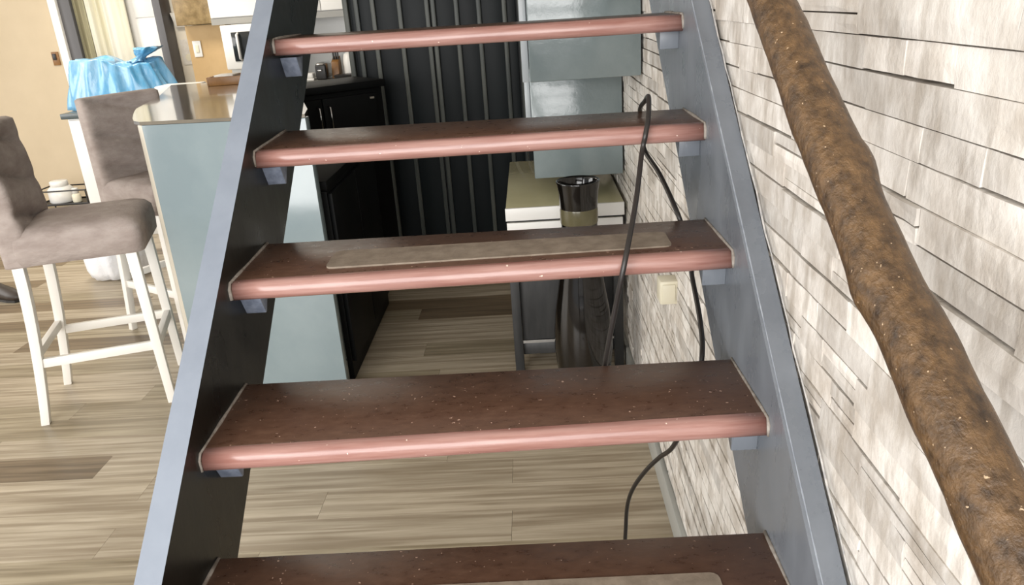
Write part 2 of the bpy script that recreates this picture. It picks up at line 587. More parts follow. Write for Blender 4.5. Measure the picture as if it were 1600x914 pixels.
# curtains with soft pleats
def curtain(x0, w, pleats, m, label):
    cv, cf = [], []
    nx = 8 * pleats
    for j in range(2):
        for i in range(nx + 1):
            t = i / nx
            cv.append((x0 + w * t, 6.135 + 0.024 * math.sin(t * 2 * math.pi * pleats) * (0.55 + 0.45 * math.sin(t * 5 + 1)), 0.35 + 1.85 * j))
    for i in range(nx):
        cf.append((i, i + 1, nx + 2 + i, nx + 1 + i))
    cu = MB().add(cv, cf).build('curtain', m, smooth=True, fix=False)
    sm = cu.modifiers.new('thick', 'SOLIDIFY')
    sm.thickness = 0.004
    tag(cu, label, 'curtain', 'curtains in the far door frame')


curtain(-3.70, 0.10, 3, 'curtain_olive', 'narrow olive grey curtain next to the grey door frame')
curtain(-3.595, 0.34, 6, 'curtain', 'wide pale cream curtain hanging before the white door')

# ------------------------------------------------------------------ staircase
RISE, RUN, DEP, TH = 0.17332, 0.21631, 0.2022, 0.0318
stair = thing('staircase', 'open-riser staircase with red-brown treads between slate blue stringers', 'staircase', (0.0, -0.6, 0.0))


def stringer(xa, xb, f0, fm, b0, bm_, inner, mats, lab):
    """board between the upper edge line z=f0+fm*y and the lower edge line z=b0+bm_*y"""
    ya0 = -f0 / fm
    yb0 = -b0 / bm_
    Y1 = 1.62
    zt = 2.05
    mb = MB()
    pf = [(max(ya0, -0.95), 0.0), (yb0, 0.0), (Y1 + 0.3, b0 + bm_ * (Y1 + 0.3)), (Y1, f0 + fm * Y1)]
    n = 4
    v = [(xa, y, z) for y, z in pf] + [(xb, y, z) for y, z in pf]
    f = [(0, 1, 2, 3), (4, 7, 6, 5), (0, 4, 5, 1), (1, 5, 6, 2), (2, 6, 7, 3), (3, 7, 4, 0)]
    mb.v = v
    mb.f = f
    mb.mi = [1 if inner == 'a' else 0, 1 if inner == 'b' else 0, 0, 0, 0, 0]
    return mb.build('stringer', mats, stair, label=lab)


stringer(-0.4385, -0.4022, 0.7286, 0.800, 0.433, 0.807, 'b', ['lit_paint', 'black_paint'], 'slate blue edged stringer with black inner side')
stringer(0.4022, 0.4355, 0.788, 0.790, 0.400, 0.775, 'z', ['grey_paint', 'black_paint'], 'slate blue stringer against the stone wall')

def bead(x, f0, fm, r, jit, m, lab):
    rg = random.Random(int(abs(x) * 10000))
    pts = [(x + rg.uniform(-jit, jit), y, f0 + fm * y) for y in [-0.85 + 0.03 * k for k in range(82)]]
    MB().tube(pts, [r * rg.uniform(0.6, 1.3) for _ in pts], 6).build('edge_bead', m, stair, smooth=True, label=lab)


bead(0.4022, 0.788, 0.790, 0.0012, 0.0, 'worn_edge', 'pale worn paint line along the stringer edge')
bead(0.4338, 0.788, 0.790, 0.0016, 0.0012, 'ragged_caulk', 'ragged whitish caulk between stringer and stone')
# each tread: front-left, front-right, back-left, back-right heights of its top, a little uneven
TZ = {-3: (0, 0, 0, 0), -2: (0, 0, 0, 0), -1: (0, 0, 0, 0), 0: (-0.003, 0.001, -0.003, 0.001), 1: (-0.0085, 0.0055, 0.0, 0.0),
      2: (-0.002, 0.005, 0.004, 0.002), 3: (-0.003, -0.003, 0.003, -0.004), 4: (0.005, 0.0, 0.006, 0.0), 5: (0, 0, 0, 0), 6: (0, 0, 0, 0)}
for i in range(-3, 7):
    z = 0.6933 + i * RISE
    fl, fr, bl, br = [z + q for q in TZ[i]]
    y0, y1 = i * RUN, i * RUN + DEP
    yn = y0 + 0.020
    tl = 0.4022
    W = tl
    nose_mid = lambda t: t
    # board
    mb = MB()
    zl = lambda t, a, b: a + (b - a) * t
    kf = 0.020 / DEP
    fln, frn = zl(kf, fl, bl), zl(kf, fr, br)
    mb.hexa([(-W, yn, fln - TH), (W, yn, frn - TH), (W, y1, br - TH), (-W, y1, bl - TH)], [(-W, yn, fln), (W, yn, frn), (W, y1, br), (-W, y1, bl)])
    tr = mb.build('tread', 'tread_top', stair, bevel=0.0025)
    # rounded nosing
    nb = MB()
    prof = [(0.020, 0.0), (0.014, 0.0), (0.0095, -0.0010), (0.0058, -0.0030), (0.0030, -0.0060), (0.0011, -0.0098), (0.0002, -0.0140), (0.0, -0.0175), (0.0006, -0.0215), (0.0022, -0.0255), (0.0050, -0.0287), (0.0090, -0.0309), (0.014, -TH), (0.020, -TH)]
    n = len(prof)
    NX = 12
    vs_ = []
    for k in range(NX + 1):
        t = k / NX
        x = -W + 2 * W * t
        zz = fl + (fr - fl) * t
        for (dy, dz) in prof:
            vs_.append((x, y0 + dy, zz + dz))
    fs_ = []
    for k in range(NX):
        for q in range(n - 1):
            a = k * n + q
            fs_.append((a, a + 1, a + n + 1, a + n))
    fs_.append(tuple(range(n)))
    fs_.append(tuple(NX * n + q for q in range(n)))
    nb.add(vs_, fs_).build('nosing', 'nosing', tr, smooth=False, bevel=0.0)
    for pl in tr.children[0].data.polygons:
        pl.use_smooth = True
    # caulk beads at both ends
    for s, za, zc in ((-1, fl, bl), (1, fr, br)):
        pts = [(s * (W - 0.0015), y0 + 0.004 + (y1 - y0) * t, za + (zc - za) * t + 0.0005) for t in (0, 0.2, 0.4, 0.6, 0.8, 0.98)]
        pts = [(s * (W - 0.001), y0 - 0.001, za - 0.026), (s * (W - 0.001), y0 - 0.002, za - 0.008)] + pts
        MB().tube(pts, [0.003 * random.uniform(0.6, 1.3) for _ in pts], 6).build('caulk_bead', 'caulk', tr, smooth=True)
    # fixing brackets under both ends
    for s in (-1, 1):
        x_in = s * (W - (0.034 if s < 0 else 0.038))
        x_out = s * W
        yb_ = y0 + 0.030 if s < 0 else y0 + 0.045
        zt_ = min(fl, fr) - TH - 0.003
        h = 0.036 if s < 0 else 0.031
        lean = 0.020 if s < 0 else 0.004
        xs_ = sorted((x_in, x_out))
        bb = MB().hexa([(xs_[0], yb_ + lean, zt_ - h), (xs_[1], yb_ + lean, zt_ - h), (xs_[1], yb_ + lean + 0.004, zt_ - h), (xs_[0], yb_ + lean + 0.004, zt_ - h)],
                       [(xs_[0], yb_, zt_ + 0.003), (xs_[1], yb_, zt_ + 0.003), (xs_[1], yb_ + 0.05, zt_ + 0.003), (xs_[0], yb_ + 0.05, zt_ + 0.003)])
        bb.build('bracket', 'bracket' if s < 0 else 'grey_paint', tr, bevel=0.0012)
    # grip strips on two of the treads
    if i in (0, 2, -2):
        xa, xb = (-0.256, 0.315)
        ya_, yb_ = y0 + 0.046, y0 + 0.130
        if i == 0:
            ya_, yb_ = y0 + 0.040, y0 + 0.123
        sv = []
        r = 0.012
        cor = []
        for cx, cy, a0 in ((xb - r, yb_ - r, 0), (xa + r, yb_ - r, 90), (xa + r, ya_ + r, 180), (xb - r, ya_ + r, 270)):
            for a in (0, 30, 60, 90):
                cor.append((cx + r * math.cos(math.radians(a0 + a)), cy + r * math.sin(math.radians(a0 + a))))
        def topz(x, y):
            u, v = (x + W) / (2 * W), (y - y0) / DEP
            return (fl * (1 - u) + fr * u) * (1 - v) + (bl * (1 - u) + br * u) * v
        n = len(cor)
        vs_ = [(x, y, topz(x, y) - 0.001) for x, y in cor] + [(x, y, topz(x, y) + 0.0022) for x, y in cor]
        fs_ = [tuple(range(n - 1, -1, -1)), tuple(range(n, 2 * n))] + [(k, (k + 1) % n, n + (k + 1) % n, n + k) for k in range(n)]
        MB().add(vs_, fs_).build('grip_strip', 'strip', tr, label='taupe anti-slip strip')
# ------------------------------------------------------------------ log handrail
rail = thing('handrail', 'knotty varnished brown log handrail in front of the stone wall', 'handrail', (0.36, -0.2, 0.0))
rp = [(0.330, 0.62, 1.79), (0.335, 0.40, 1.628), (0.339, 0.22, 1.499), (0.342, 0.107, 1.417), (0.3465, 0.030, 1.360), (0.351, -0.050, 1.301),
      (0.355, -0.120, 1.251), (0.359, -0.185, 1.207), (0.363, -0.260, 1.163), (0.368, -0.343, 1.111), (0.372, -0.46, 1.03), (0.376, -0.60, 0.93)]
rr_ = [0.0215, 0.0215, 0.0215, 0.0217, 0.0228, 0.0246, 0.0236, 0.0240, 0.0247, 0.0246, 0.025, 0.025]
cpts = catmull(rp, 8)
crad = [q.x for q in catmull([(q, 0, 0) for q in rr_], 8)]
mb = MB().tube(cpts, crad, 28)
rn = random.Random(3)
from mathutils import noise as mnoise
nv = []
for k, v in enumerate(mb.v):
    ring = k // 28
    c = cpts[min(ring, len(cpts) - 1)]
    d = Vector(v) - c
    a = mnoise.noise(Vector(v) * 22.0) * 0.0018 + mnoise.noise(Vector(v) * 70.0) * 0.0006
    # knots: right side near y=-0.07 and left side near y=-0.165
    kn = 0.0
    for ky, dirx, amp, wd in ((-0.078, (0.75, -0.3, 0.55), 0.0042, 0.016), (-0.172, (-0.85, 0.2, -0.35), 0.0035, 0.02)):
        al = d.normalized().dot(Vector(dirx).normalized())
        kn += amp * max(al, 0) ** 2 * math.exp(-((c.y - ky) / wd) ** 2)
    nv.append(tuple(c + d * (1 + (a + kn) / max(d.length, 1e-4))))
mb.v = nv
mb.build('log', 'bark', rail, smooth=True)
for (bx_, by_, bz_) in ((0.331, 0.56, 1.745), (0.374, -0.55, 0.948)):
    MB().tube([(bx_, by_, bz_), (bx_ + 0.02, by_, bz_ - 0.045), (0.446, by_, bz_ - 0.045)], 0.006, 10).build('rail_bracket', 'black_metal', rail, smooth=True)

# ------------------------------------------------------------------ bar with rounded worktop
bar = thing('bar_counter', 'grey-green glossy bar counter with a rounded polished worktop', 'bar counter', (-1.0, 2.5, 0.0))
MB().hexa([(-1.315, 2.085, 0), (-0.69, 2.0, 0), (-0.69, 2.05, 0), (-1.315, 2.135, 0)], [(-1.315, 2.085, 1.097), (-0.69, 2.0, 1.097), (-0.69, 2.05, 1.097), (-1.315, 2.135, 1.097)]).build('front_panel', 'bar_panel', bar, bevel=0.003)
ol = [(-0.69, 2.0), (-0.72, 2.15), (-1.0, 3.0), (-1.22, 3.75), (-1.93, 3.75), (-1.70, 3.09), (-1.606, 2.73), (-1.56, 2.56), (-1.51, 2.44), (-1.465, 2.34), (-1.41, 2.22), (-1.365, 2.135), (-1.32, 2.086)]
MB().prism(ol, 1.098, 1.11).build('worktop', 'bar_top', bar)
MB().prism([(-1.315, 2.09), (-1.315, 2.14), (-1.335, 2.16), (-1.35, 2.14), (-1.34, 2.105)], 0.0, 1.097).build('edge_band', 'bar_edge', bar, bevel=0.004)
MB().hexa([(-1.315, 2.14, 0), (-1.25, 2.14, 0), (-1.28, 3.4, 0), (-1.315, 3.4, 0)], [(-1.315, 2.14, 1.097), (-1.25, 2.14, 1.097), (-1.28, 3.4, 1.097), (-1.315, 3.4, 1.097)]).build('side_panel', 'bar_panel', bar)

kb = thing('base_unit', 'low black kitchen base unit behind the right end of the bar', 'cabinet', (-1.0, 2.6, 0.0))
MB().box(-1.24, -0.695, 2.145, 3.0, 0.0, 0.80).build('body', 'black_cab', kb, bevel=0.003)
MB().box(-1.245, -0.69, 2.14, 3.005, 0.802, 0.84).build('top', 'black_cab', kb, bevel=0.004)
for ya in (2.15, 2.577):
    MB().box(-0.695, -0.677, ya, ya + 0.42, 0.08, 0.79).build('door', 'black_cab', kb, bevel=0.003)

# angled black cabinet with a pair of doors
ca = thing('angled_cabinet', 'black two-door cabinet standing at an angle before the panelled door', 'cabinet', (-1.05, 3.33, 0.0), math.atan2(0.26, 0.35))


def cl(name, m, x0, x1, y0, y1, z0, z1, parent, bevel=0.003):
    return MB().box(x0, x1, y0, y1, z0, z1).build(name, m, parent, bevel=bevel, local=True)


LW = math.hypot(0.26, 0.35)
cl('body', 'black_cab', -0.12, LW, 0.02, 0.36, 0.0, 1.04, ca)
cl('top', 'black_cab', -0.13, LW + 0.012, -0.015, 0.37, 1.042, 1.08, ca, 0.006)
sp = 0.18 * LW
for (xa, xb, hx) in ((-0.118, sp - 0.003, sp - 0.03), (sp + 0.003, LW - 0.045, sp + 0.03)):
    dr = cl('door', 'black_cab', xa, xb, 0.0, 0.019, 0.06, 1.015, ca)
    MB().tube([(hx, 0.0, 0.975), (hx, -0.028, 0.97), (hx, -0.028, 0.865), (hx, 0.0, 0.86)], 0.006, 10).build('handle', 'chrome', dr, smooth=True, local=True)
cl('hinge', 'chrome', LW - 0.085, LW - 0.06, -0.003, 0.0, 0.985, 0.995, ca, 0.0)

# ------------------------------------------------------------------ dark folding door at the back
DY = 4.0
d1 = struct(MB().box(-0.93, 0.065, DY, DY + 0.05, 0.0, 2.6).build('door_1', 'dark_panel'))
edges = [-0.915, -0.870, -0.775, -0.622, -0.446, -0.296, -0.168, -0.022, 0.052]
for a, b in zip(edges[:-1], edges[1:]):
    MB().box(a + 0.009, b - 0.009, DY - 0.012, DY, 0.03, 2.58).build('panel', 'dark_panel', d1, bevel=0.003)
for k, e in enumerate(edges[1:-1]):
    w = 0.0125
    if k == 3:
        MB().box(e - 0.030, e - 0.005, DY - 0.035, DY, 0.0, 2.6).build('batten', 'dark_batten', d1, bevel=0.004)
        MB().box(e + 0.005, e + 0.030, DY - 0.035, DY, 0.0, 2.6).build('batten', 'dark_batten', d1, bevel=0.004)
    else:
        MB().box(e - w, e + w, DY - 0.03, DY, 0.0, 2.6).build('batten', 'dark_batten', d1, bevel=0.004)
MB().box(-0.945, -0.916, DY - 0.04, DY + 0.05, 0.0, 2.6).build('frame_post', 'dark_batten', d1, bevel=0.004)
MB().box(0.054, 0.070, DY - 0.04, DY + 0.05, 0.0, 2.6).build('frame_post', 'dark_batten', d1, bevel=0.004)
struct(MB().box(0.071, 0.434, DY - 0.04, DY + 0.06, 0.0, 2.75).build('wall_corner', 'dark_panel'))

# ------------------------------------------------------------------ grey boxing over the desk
bx = thing('boxed_duct', 'grey-green glossy stepped boxing fixed to the stone wall above the desk', 'duct boxing', (0.27, 2.3, 0.79))
MB().box(0.101, 0.4355, 1.68, 2.7, 1.197, 1.62).build('upper_box', 'box_paint', bx, bevel=0.004)
MB().box(0.099, 0.4355, 2.185, 2.7, 0.79, 1.196).build('lower_box', 'box_paint', bx, bevel=0.004)
MB().box(0.078, 0.0985, 1.70, 1.74, 1.197, 1.62).build('edge_trim', 'box_trim', bx, bevel=0.002)
MB().box(0.078, 0.0975, 2.20, 2.24, 0.95, 1.19).build('edge_trim', 'box_trim', bx, bevel=0.002)

# ------------------------------------------------------------------ white topped dark desk
dk = thing('desk', 'small dark desk with an olive glossy top and white front edge', 'desk', (0.2, 2.5, 0.0))
MB().box(-0.018, 0.428, 2.112, 3.0, 0.655, 0.70).build('top', 'olive_top', dk, bevel=0.002)
MB().box(-0.020, 0.428, 2.10, 2.1115, 0.652, 0.7005).build('front_edge', 'white', dk, bevel=0.001)
MB().box(-0.018, 0.425, 2.125, 2.14, 0.585, 0.637).build('drawer_front', 'white', dk, bevel=0.002)
MB().box(-0.005, 0.42, 2.142, 2.95, 0.58, 0.654).build('frame', 'dark_wood', dk)
for (xa, ya) in ((-0.022, 2.125), (0.385, 2.125), (-0.022, 2.93), (0.385, 2.93)):
    MB().box(xa, xa + 0.036, ya, ya + 0.036, 0.0, 0.584).build('leg', 'dark_wood', dk, bevel=0.002)
MB().box(0.0145, 0.384, 2.15, 2.165, 0.135, 0.58).build('modesty_panel', 'dark_wood', dk, bevel=0.002)
MB().box(0.0145, 0.384, 2.146, 2.165, 0.122, 0.134).build('panel_rail', 'chrome', dk)
MB().box(0.0145, 0.384, 2.15, 2.9, 0.07, 0.12).build('lower_shelf', 'dark_wood', dk, bevel=0.002)

# ------------------------------------------------------------------ vase
vz = thing('floor_vase', 'tall black-brown glazed floor vase with flared mouth beside the desk', 'vase', (0.243, 1.85, 0.0))
prof = [(0.062, 0.0), (0.070, 0.004), (0.082, 0.06), (0.098, 0.15), (0.106, 0.24), (0.104, 0.31), (0.096, 0.39), (0.083, 0.47), (0.071, 0.55), (0.064, 0.62), (0.0625, 0.68), (0.063, 0.702),
        (0.0632, 0.705), (0.0636, 0.757), (0.0645, 0.76), (0.068, 0.81), (0.0735, 0.845), (0.0745, 0.85), (0.0725, 0.852), (0.069, 0.845), (0.063, 0.80), (0.056, 0.74), (0.05, 0.66), (0.001, 0.655)]
mb = MB().lathe(prof, 0.243, 1.85, 48, cap=False)
mb.add([(0.243 + 0.062 * math.cos(2 * math.pi * s / 48), 1.85 + 0.062 * math.sin(2 * math.pi * s / 48), 0.0) for s in range(48)], [tuple(range(47, -1, -1))])
mb.build('body', 'vase', vz, smooth=True)
MB().lathe([(0.0634, 0.704), (0.0648, 0.708), (0.0652, 0.752), (0.0642, 0.758)], 0.243, 1.85, 48, cap=False).build('glaze_band', 'vase_band', vz, smooth=True)

# ------------------------------------------------------------------ cable looped over the treads
cab = [(0.235, 0.475, 0.735), (0.205, 0.468, 0.74), (0.193, 0.455, 0.79), (0.198, 0.444, 0.856), (0.214, 0.425, 0.96), (0.232, 0.420, 1.051), (0.262, 0.52, 1.115), (0.287, 0.630, 1.168),
       (0.295, 0.638, 1.20), (0.303, 0.66, 1.226), (0.314, 0.729, 1.252), (0.318, 0.80, 1.236), (0.317, 0.862, 1.212), (0.321, 0.870, 1.17), (0.327, 0.866, 1.127), (0.342, 0.77, 1.097),
       (0.357, 0.660, 1.046), (0.376, 0.668, 0.985), (0.384, 0.655, 0.924), (0.376, 0.54, 0.88), (0.360, 0.452, 0.850), (0.345, 0.46, 0.75), (0.327, 0.52, 0.642), (0.311, 0.58, 0.579), (0.291, 0.62, 0.524), (0.270, 0.66, 0.455),
       (0.261, 0.70, 0.38), (0.258, 0.72, 0.288), (0.25, 0.73, 0.15), (0.23, 0.74, 0.02), (0.18, 0.76, 0.006), (0.10, 0.70, 0.006), (0.05, 0.60, 0.006)]
cb = MB().tube(catmull(cab, 7), 0.0045, 10).build('power_cable', 'cable', smooth=True)
tag(cb, 'black power cable looped over a tread and hanging behind the lower steps', 'cable')

so = thing('socket_box', 'cream surface-mounted socket box low on the stone wall', 'socket box', (0.416, 1.11, 0.69))
MB().box(0.398, 0.446, 1.105, 1.16, 0.684, 0.748).build('housing', 'plastic_cream', so, bevel=0.006)
MB().box(0.404, 0.436, 1.100, 1.1055, 0.692, 0.740).build('cover', 'plastic_cream', so, bevel=0.002)


# ------------------------------------------------------------------ bar stools
def loft(mb, rings, mi=0, closed_caps=True):
    n = len(rings[0])
    vs_ = [q for r in rings for q in r]
    fs_ = [(k * n + s, k * n + (s + 1) % n, (k + 1) * n + (s + 1) % n, (k + 1) * n + s) for k in range(len(rings) - 1) for s in range(n)]
    if closed_caps:
        fs_.append(tuple(range(n - 1, -1, -1)))
        fs_.append(tuple((len(rings) - 1) * n + s for s in range(n)))
    return mb.add(vs_, fs_, mi)


def rrect(hx, hy, r, n=4, m=0):
    out = []
    for cx, cy, a0 in ((hx - r, hy - r, 0), (-hx + r, hy - r, 90), (-hx + r, -hy + r, 180), (hx - r, -hy + r, 270)):
        for k in range(n + 1):
            a = math.radians(a0 + 90 * k / n)
            out.append((cx + r * math.cos(a), cy + r * math.sin(a)))
    if m:
        fin = []
        for k, q in enumerate(out):
            fin.append(q)
            w = out[(k + 1) % len(out)]
            if abs(w[1] - q[1]) > 4 * r:
                fin += [(q[0], q[1] + (w[1] - q[1]) * t / (m + 1)) for t in range(1, m + 1)]
        out = fin
    return out


def stool(label, loc, rz):
    t = thing('bar_stool', label, 'bar stool', loc, rz, 'taupe upholstered bar stools')
    # seat cushion
    mb = MB()
    rings = []
    for z, e in ((0.640, 0.0), (0.642, 0.006), (0.70, 0.010), (0.742, 0.006), (0.762, -0.010), (0.772, -0.035), (0.778, -0.09)):
        rings.append([(0.018 + x * (0.215 + e) / 0.215, y * (0.20 + e) / 0.20, z + (0.006 if z > 0.76 else 0) * (1 - (x / 0.215) ** 2)) for x, y in rrect(0.215, 0.20, 0.035)])
    loft(mb, rings)
    mb.build('seat', 'upholstery', t, smooth=True, local=True)
    # backrest, leaning back and gently bowed, upholstered down to the legs
    mb = MB()
    rings = []
    for k in range(61):
        s = k / 60
        z = 0.640 + 0.505 * s
        lean = -0.03 * s ** 1.3
        th = 0.052 - 0.010 * s
        hw = 0.205 - 0.008 * s
        if k == 60:
            th *= 0.55
            hw -= 0.008
        ring = []
        for x, y in rrect(th, hw, 0.028 if k < 60 else 0.018, 4, 14):
            wr = -0.030 * (1 - abs(math.sin(s * 10.5 + 1.6 * y + 0.5 * math.sin(9 * y)))) ** 2 * (1 - (y / hw) ** 4) if x > 0 else 0.0
            ring.append((-0.185 + lean + x - 0.016 * (1 - (y / hw) ** 2) * s + wr, y, z))
        rings.append(ring)
    loft(mb, rings)
    mb.build('backrest', 'upholstery', t, smooth=True, local=True)
    # legs
    q = 0.0195
    for sy in (-1, 1):
        rings = []
        for k in range(9):
            s = k / 8
            z = 0.642 * (1 - s)
            cx = -0.195 - 0.066 * s ** 1.6
            cy = sy * (0.172 + 0.013 * s)
            w = q * (1.0 - 0.22 * s)
            rings.append([(cx - w, cy - w, z), (cx + w, cy - w, z), (cx + w, cy + w, z), (cx - w, cy + w, z)])
        mb = MB()
        loft(mb, rings)
        mb.build('leg', 'white_leg', t, bevel=0.002, local=True)
        rings = []
        for k in range(2):
            cx = 0.19 + 0.016 * k
            cy = sy * (0.172 + 0.013 * k)
            w = q * (1.0 - 0.2 * k)
            z = 0.642 * (1 - k)
            rings.append([(cx - w, cy - w, z), (cx + w, cy - w, z), (cx + w, cy + w, z), (cx - w, cy + w, z)])
        mb = MB()
        loft(mb, rings)
        mb.build('leg', 'white_leg', t, bevel=0.002, local=True)
    for sy in (-1, 1):
        yy = sy * 0.179
        MB().box(-0.215, 0.185, yy - 0.010, yy + 0.010, 0.235, 0.270).build('stretcher', 'white_leg', t, bevel=0.002, local=True)
    MB().box(-0.238, -0.214, -0.168, 0.168, 0.268, 0.300).build('stretcher', 'white_leg', t, bevel=0.002, local=True)
    MB().box(0.188, 0.212, -0.168, 0.168, 0.235, 0.272).build('stretcher', 'white_leg', t, bevel=0.002, local=True)
    return t


stool('taupe bar stool nearest the staircase, cut by the left edge of the picture', (-1.676, 2.15, 0.0), math.radians(17.5))
stool('farther taupe bar stool, its creased back just below the blue bag', (-1.66, 2.86, 0.0), math.radians(-32))

# ------------------------------------------------------------------ white cabinet with the blue bag
wc = thing('side_cabinet', 'white side cabinet with a dark slab top under the blue bag', 'cabinet', (-2.8, 4.95, 0.0))
MB().box(-3.13, -2.40, 4.68, 5.25, 0.0, 0.862).build('body', 'white', wc, bevel=0.003)
MB().box(-3.16, -2.38, 4.65, 5.27, 0.862, 0.90).build('slab_top', 'dark_slab', wc, bevel=0.004)
for xa in (-3.12, -2.76):
    dd = MB().box(xa, xa + 0.35, 4.664, 4.68, 0.06, 0.85).build('door', 'white', wc, bevel=0.003)

# bag: folded, gathered dome
bv, bf = [], []
NA, NR = 160, 22
for j in range(NR + 1):
    t = j / NR
    for i in range(NA):
        a = 2 * math.pi * i / NA
        ca_, sa_ = math.cos(a), math.sin(a)
        fold = 0.06 * math.sin(13 * a + 2.5 * t) + 0.04 * math.sin(23 * a + 2.0 - 3 * t) + 0.03 * math.sin(5 * a)
        hx = 0.40 if ca_ > 0 else 0.40
        prof_r = (1 - 0.33 * t) if t < 0.8 else (1 - 0.33 * 0.8) * max(0.0, 1 - ((t - 0.8) / 0.2) ** 1.6)
        rx = hx * (prof_r + (0.13 * (1 - t) ** 2 if ca_ > 0 else 0.0)) * (1 + fold * (0.4 + t))
        ry = 0.235 * (prof_r ** 0.6) * (1 + fold * (0.4 + t))
        zt = 0.315 - (0.02 * ca_) + 0.02 * math.sin(3 * a + 1)
        z = 0.903 + zt * (min(1.0, t / 0.8) ** 0.85) + (0.012 * math.sin(7 * a) if 0.6 < t else 0) - (0.03 * ((t - 0.8) / 0.2) if t > 0.8 else 0)
        bv.append((-2.84 + rx * ca_, 4.95 + ry * sa_, z))
for j in range(NR):
    for i in range(NA):
        i2 = (i + 1) % NA
        bf.append((j * NA + i, j * NA + i2, (j + 1) * NA + i2, (j + 1) * NA + i))
bf.append(tuple(range(NA - 1, -1, -1)))
bag = thing('plastic_bag', 'crumpled shiny light blue plastic bag on the white side cabinet', 'plastic bag', (-2.82, 4.95, 0.902))
MB().add(bv, bf).build('bag_body', 'blue_bag', bag, smooth=True)
# gathered knot at the top right
kv, kf = [], []
for j in range(6):
    for i in range(24):
        a = 2 * math.pi * i / 24
        r = (0.06, 0.035, 0.03, 0.05, 0.075, 0.085)[j] * (1 + 0.28 * math.sin(7 * a + j))
        kv.append((-2.68 + 0.02 * j + r * math.cos(a), 4.95 + r * math.sin(a), 1.20 + 0.018 * j + 0.006 * math.sin(5 * a)))
for j in range(5):
    for i in range(24):
        kf.append((j * 24 + i, j * 24 + (i + 1) % 24, (j + 1) * 24 + (i + 1) % 24, (j + 1) * 24 + i))
kf.append(tuple(5 * 24 + i for i in range(24)))
MB().add(kv, kf).build('gathered_neck', 'blue_bag', bag, smooth=True)

# white bag on the floor behind the near stool
wv, wf = [], []
NA = 48
pr = [(0.10, 0.0), (0.165, 0.012), (0.185, 0.06), (0.19, 0.14), (0.175, 0.22), (0.13, 0.29), (0.06, 0.33), (0.045, 0.37), (0.08, 0.41), (0.09, 0.43)]
for j, (r, z) in enumerate(pr):
    for i in range(NA):
        a = 2 * math.pi * i / NA
        rr = r * (1 + 0.05 * math.sin(9 * a + j * 0.4) + 0.03 * math.sin(17 * a))
        wv.append((-2.50 + rr * math.cos(a), 3.78 + rr * math.sin(a), z))
for j in range(len(pr) - 1):
    for i in range(NA):
        wf.append((j * NA + i, j * NA + (i + 1) % NA, (j + 1) * NA + (i + 1) % NA, (j + 1) * NA + i))
wf.append(tuple(range(NA - 1, -1, -1)))
wf.append(tuple((len(pr) - 1) * NA + i for i in range(NA)))
wb = MB().add(wv, wf).build('carrier_bag', 'white_bag', smooth=True)
tag(wb, 'white plastic carrier bag on the floor behind the near stool seat', 'plastic bag')

# dark shoe at the left edge
sh = thing('shoe', 'dark brown shoe on the floor at the left edge of the picture', 'shoe', (-3.02, 3.42, 0.0), math.radians(-20))
rings = []
for k, (x, hw, h) in enumerate(((-0.14, 0.025, 0.05), (-0.13, 0.036, 0.085), (-0.06, 0.04, 0.095), (0.0, 0.043, 0.075), (0.07, 0.048, 0.055), (0.12, 0.043, 0.045), (0.145, 0.022, 0.03))):
    rings.append([(x, hw * math.cos(math.radians(a)), 0.014 + max(0.0, h * math.sin(math.radians(a)))) for a in (0, 30, 60, 90, 120, 150, 180)] + [(x, -hw * 0.5, 0.013), (x, hw * 0.5, 0.013)])
mb = MB()
loft(mb, rings)
mb.build('upper', 'brown_shoe', sh, smooth=True, local=True)
MB().prism([(-0.145, -0.03), (-0.06, -0.042), (0.07, -0.05), (0.13, -0.042), (0.152, 0.0), (0.13, 0.042), (0.07, 0.05), (-0.06, 0.042), (-0.145, 0.03)], 0.0, 0.014).build('sole', 'black_metal', sh, local=True)

# ------------------------------------------------------------------ rack with jars by the beige wall
rk = thing('wire_rack', 'low black wire rack holding white jars by the beige wall', 'rack', (-3.85, 5.6, 0.0))
for x in (-4.06, -3.62):
    for y in (5.48, 5.72):
        MB().tube([(x, y, 0.0), (x, y, 0.20)], 0.006, 8).build('post', 'black_metal', rk)
for z in (0.09, 0.20):
    MB().tube([(-4.06, 5.48, z), (-3.62, 5.48, z), (-3.62, 5.72, z), (-4.06, 5.72, z), (-4.06, 5.48, z)], 0.006, 8).build('rim', 'black_metal', rk)
MB().box(-4.06, -3.62, 5.48, 5.72, 0.078, 0.086).build('shelf', 'black_metal', rk)


def jar(x, y, z, r, h, m, lidm, label, name='jar', rl=None):
    t = thing(name, label, 'jar', (x, y, z))
    MB().lathe([(r * 0.9, z), (r, z + 0.01), (r, z + h * 0.82), (r * 0.75, z + h)], x, y, 24).build('body', m, t, smooth=True)
    rl = rl or r * 0.7
    MB().lathe([(rl, z + h + 0.0005), (rl, z + h + 0.04), (rl * 0.9, z + h + 0.046)], x, y, 24).build('lid', lidm, t, smooth=True)


jar(-3.90, 5.60, 0.0865, 0.10, 0.135, 'white', 'white', 'wide white jar with a white cap on the wire rack')
jar(-3.745, 5.545, 0.0865, 0.035, 0.075, 'plastic_cream', 'white', 'small cream jar beside the wide white jar')
jar(-3.665, 5.63, 0.0865, 0.032, 0.19, 'bottle_brown', 'black_metal', 'small brown bottle at the right end of the wire rack', 'bottle')

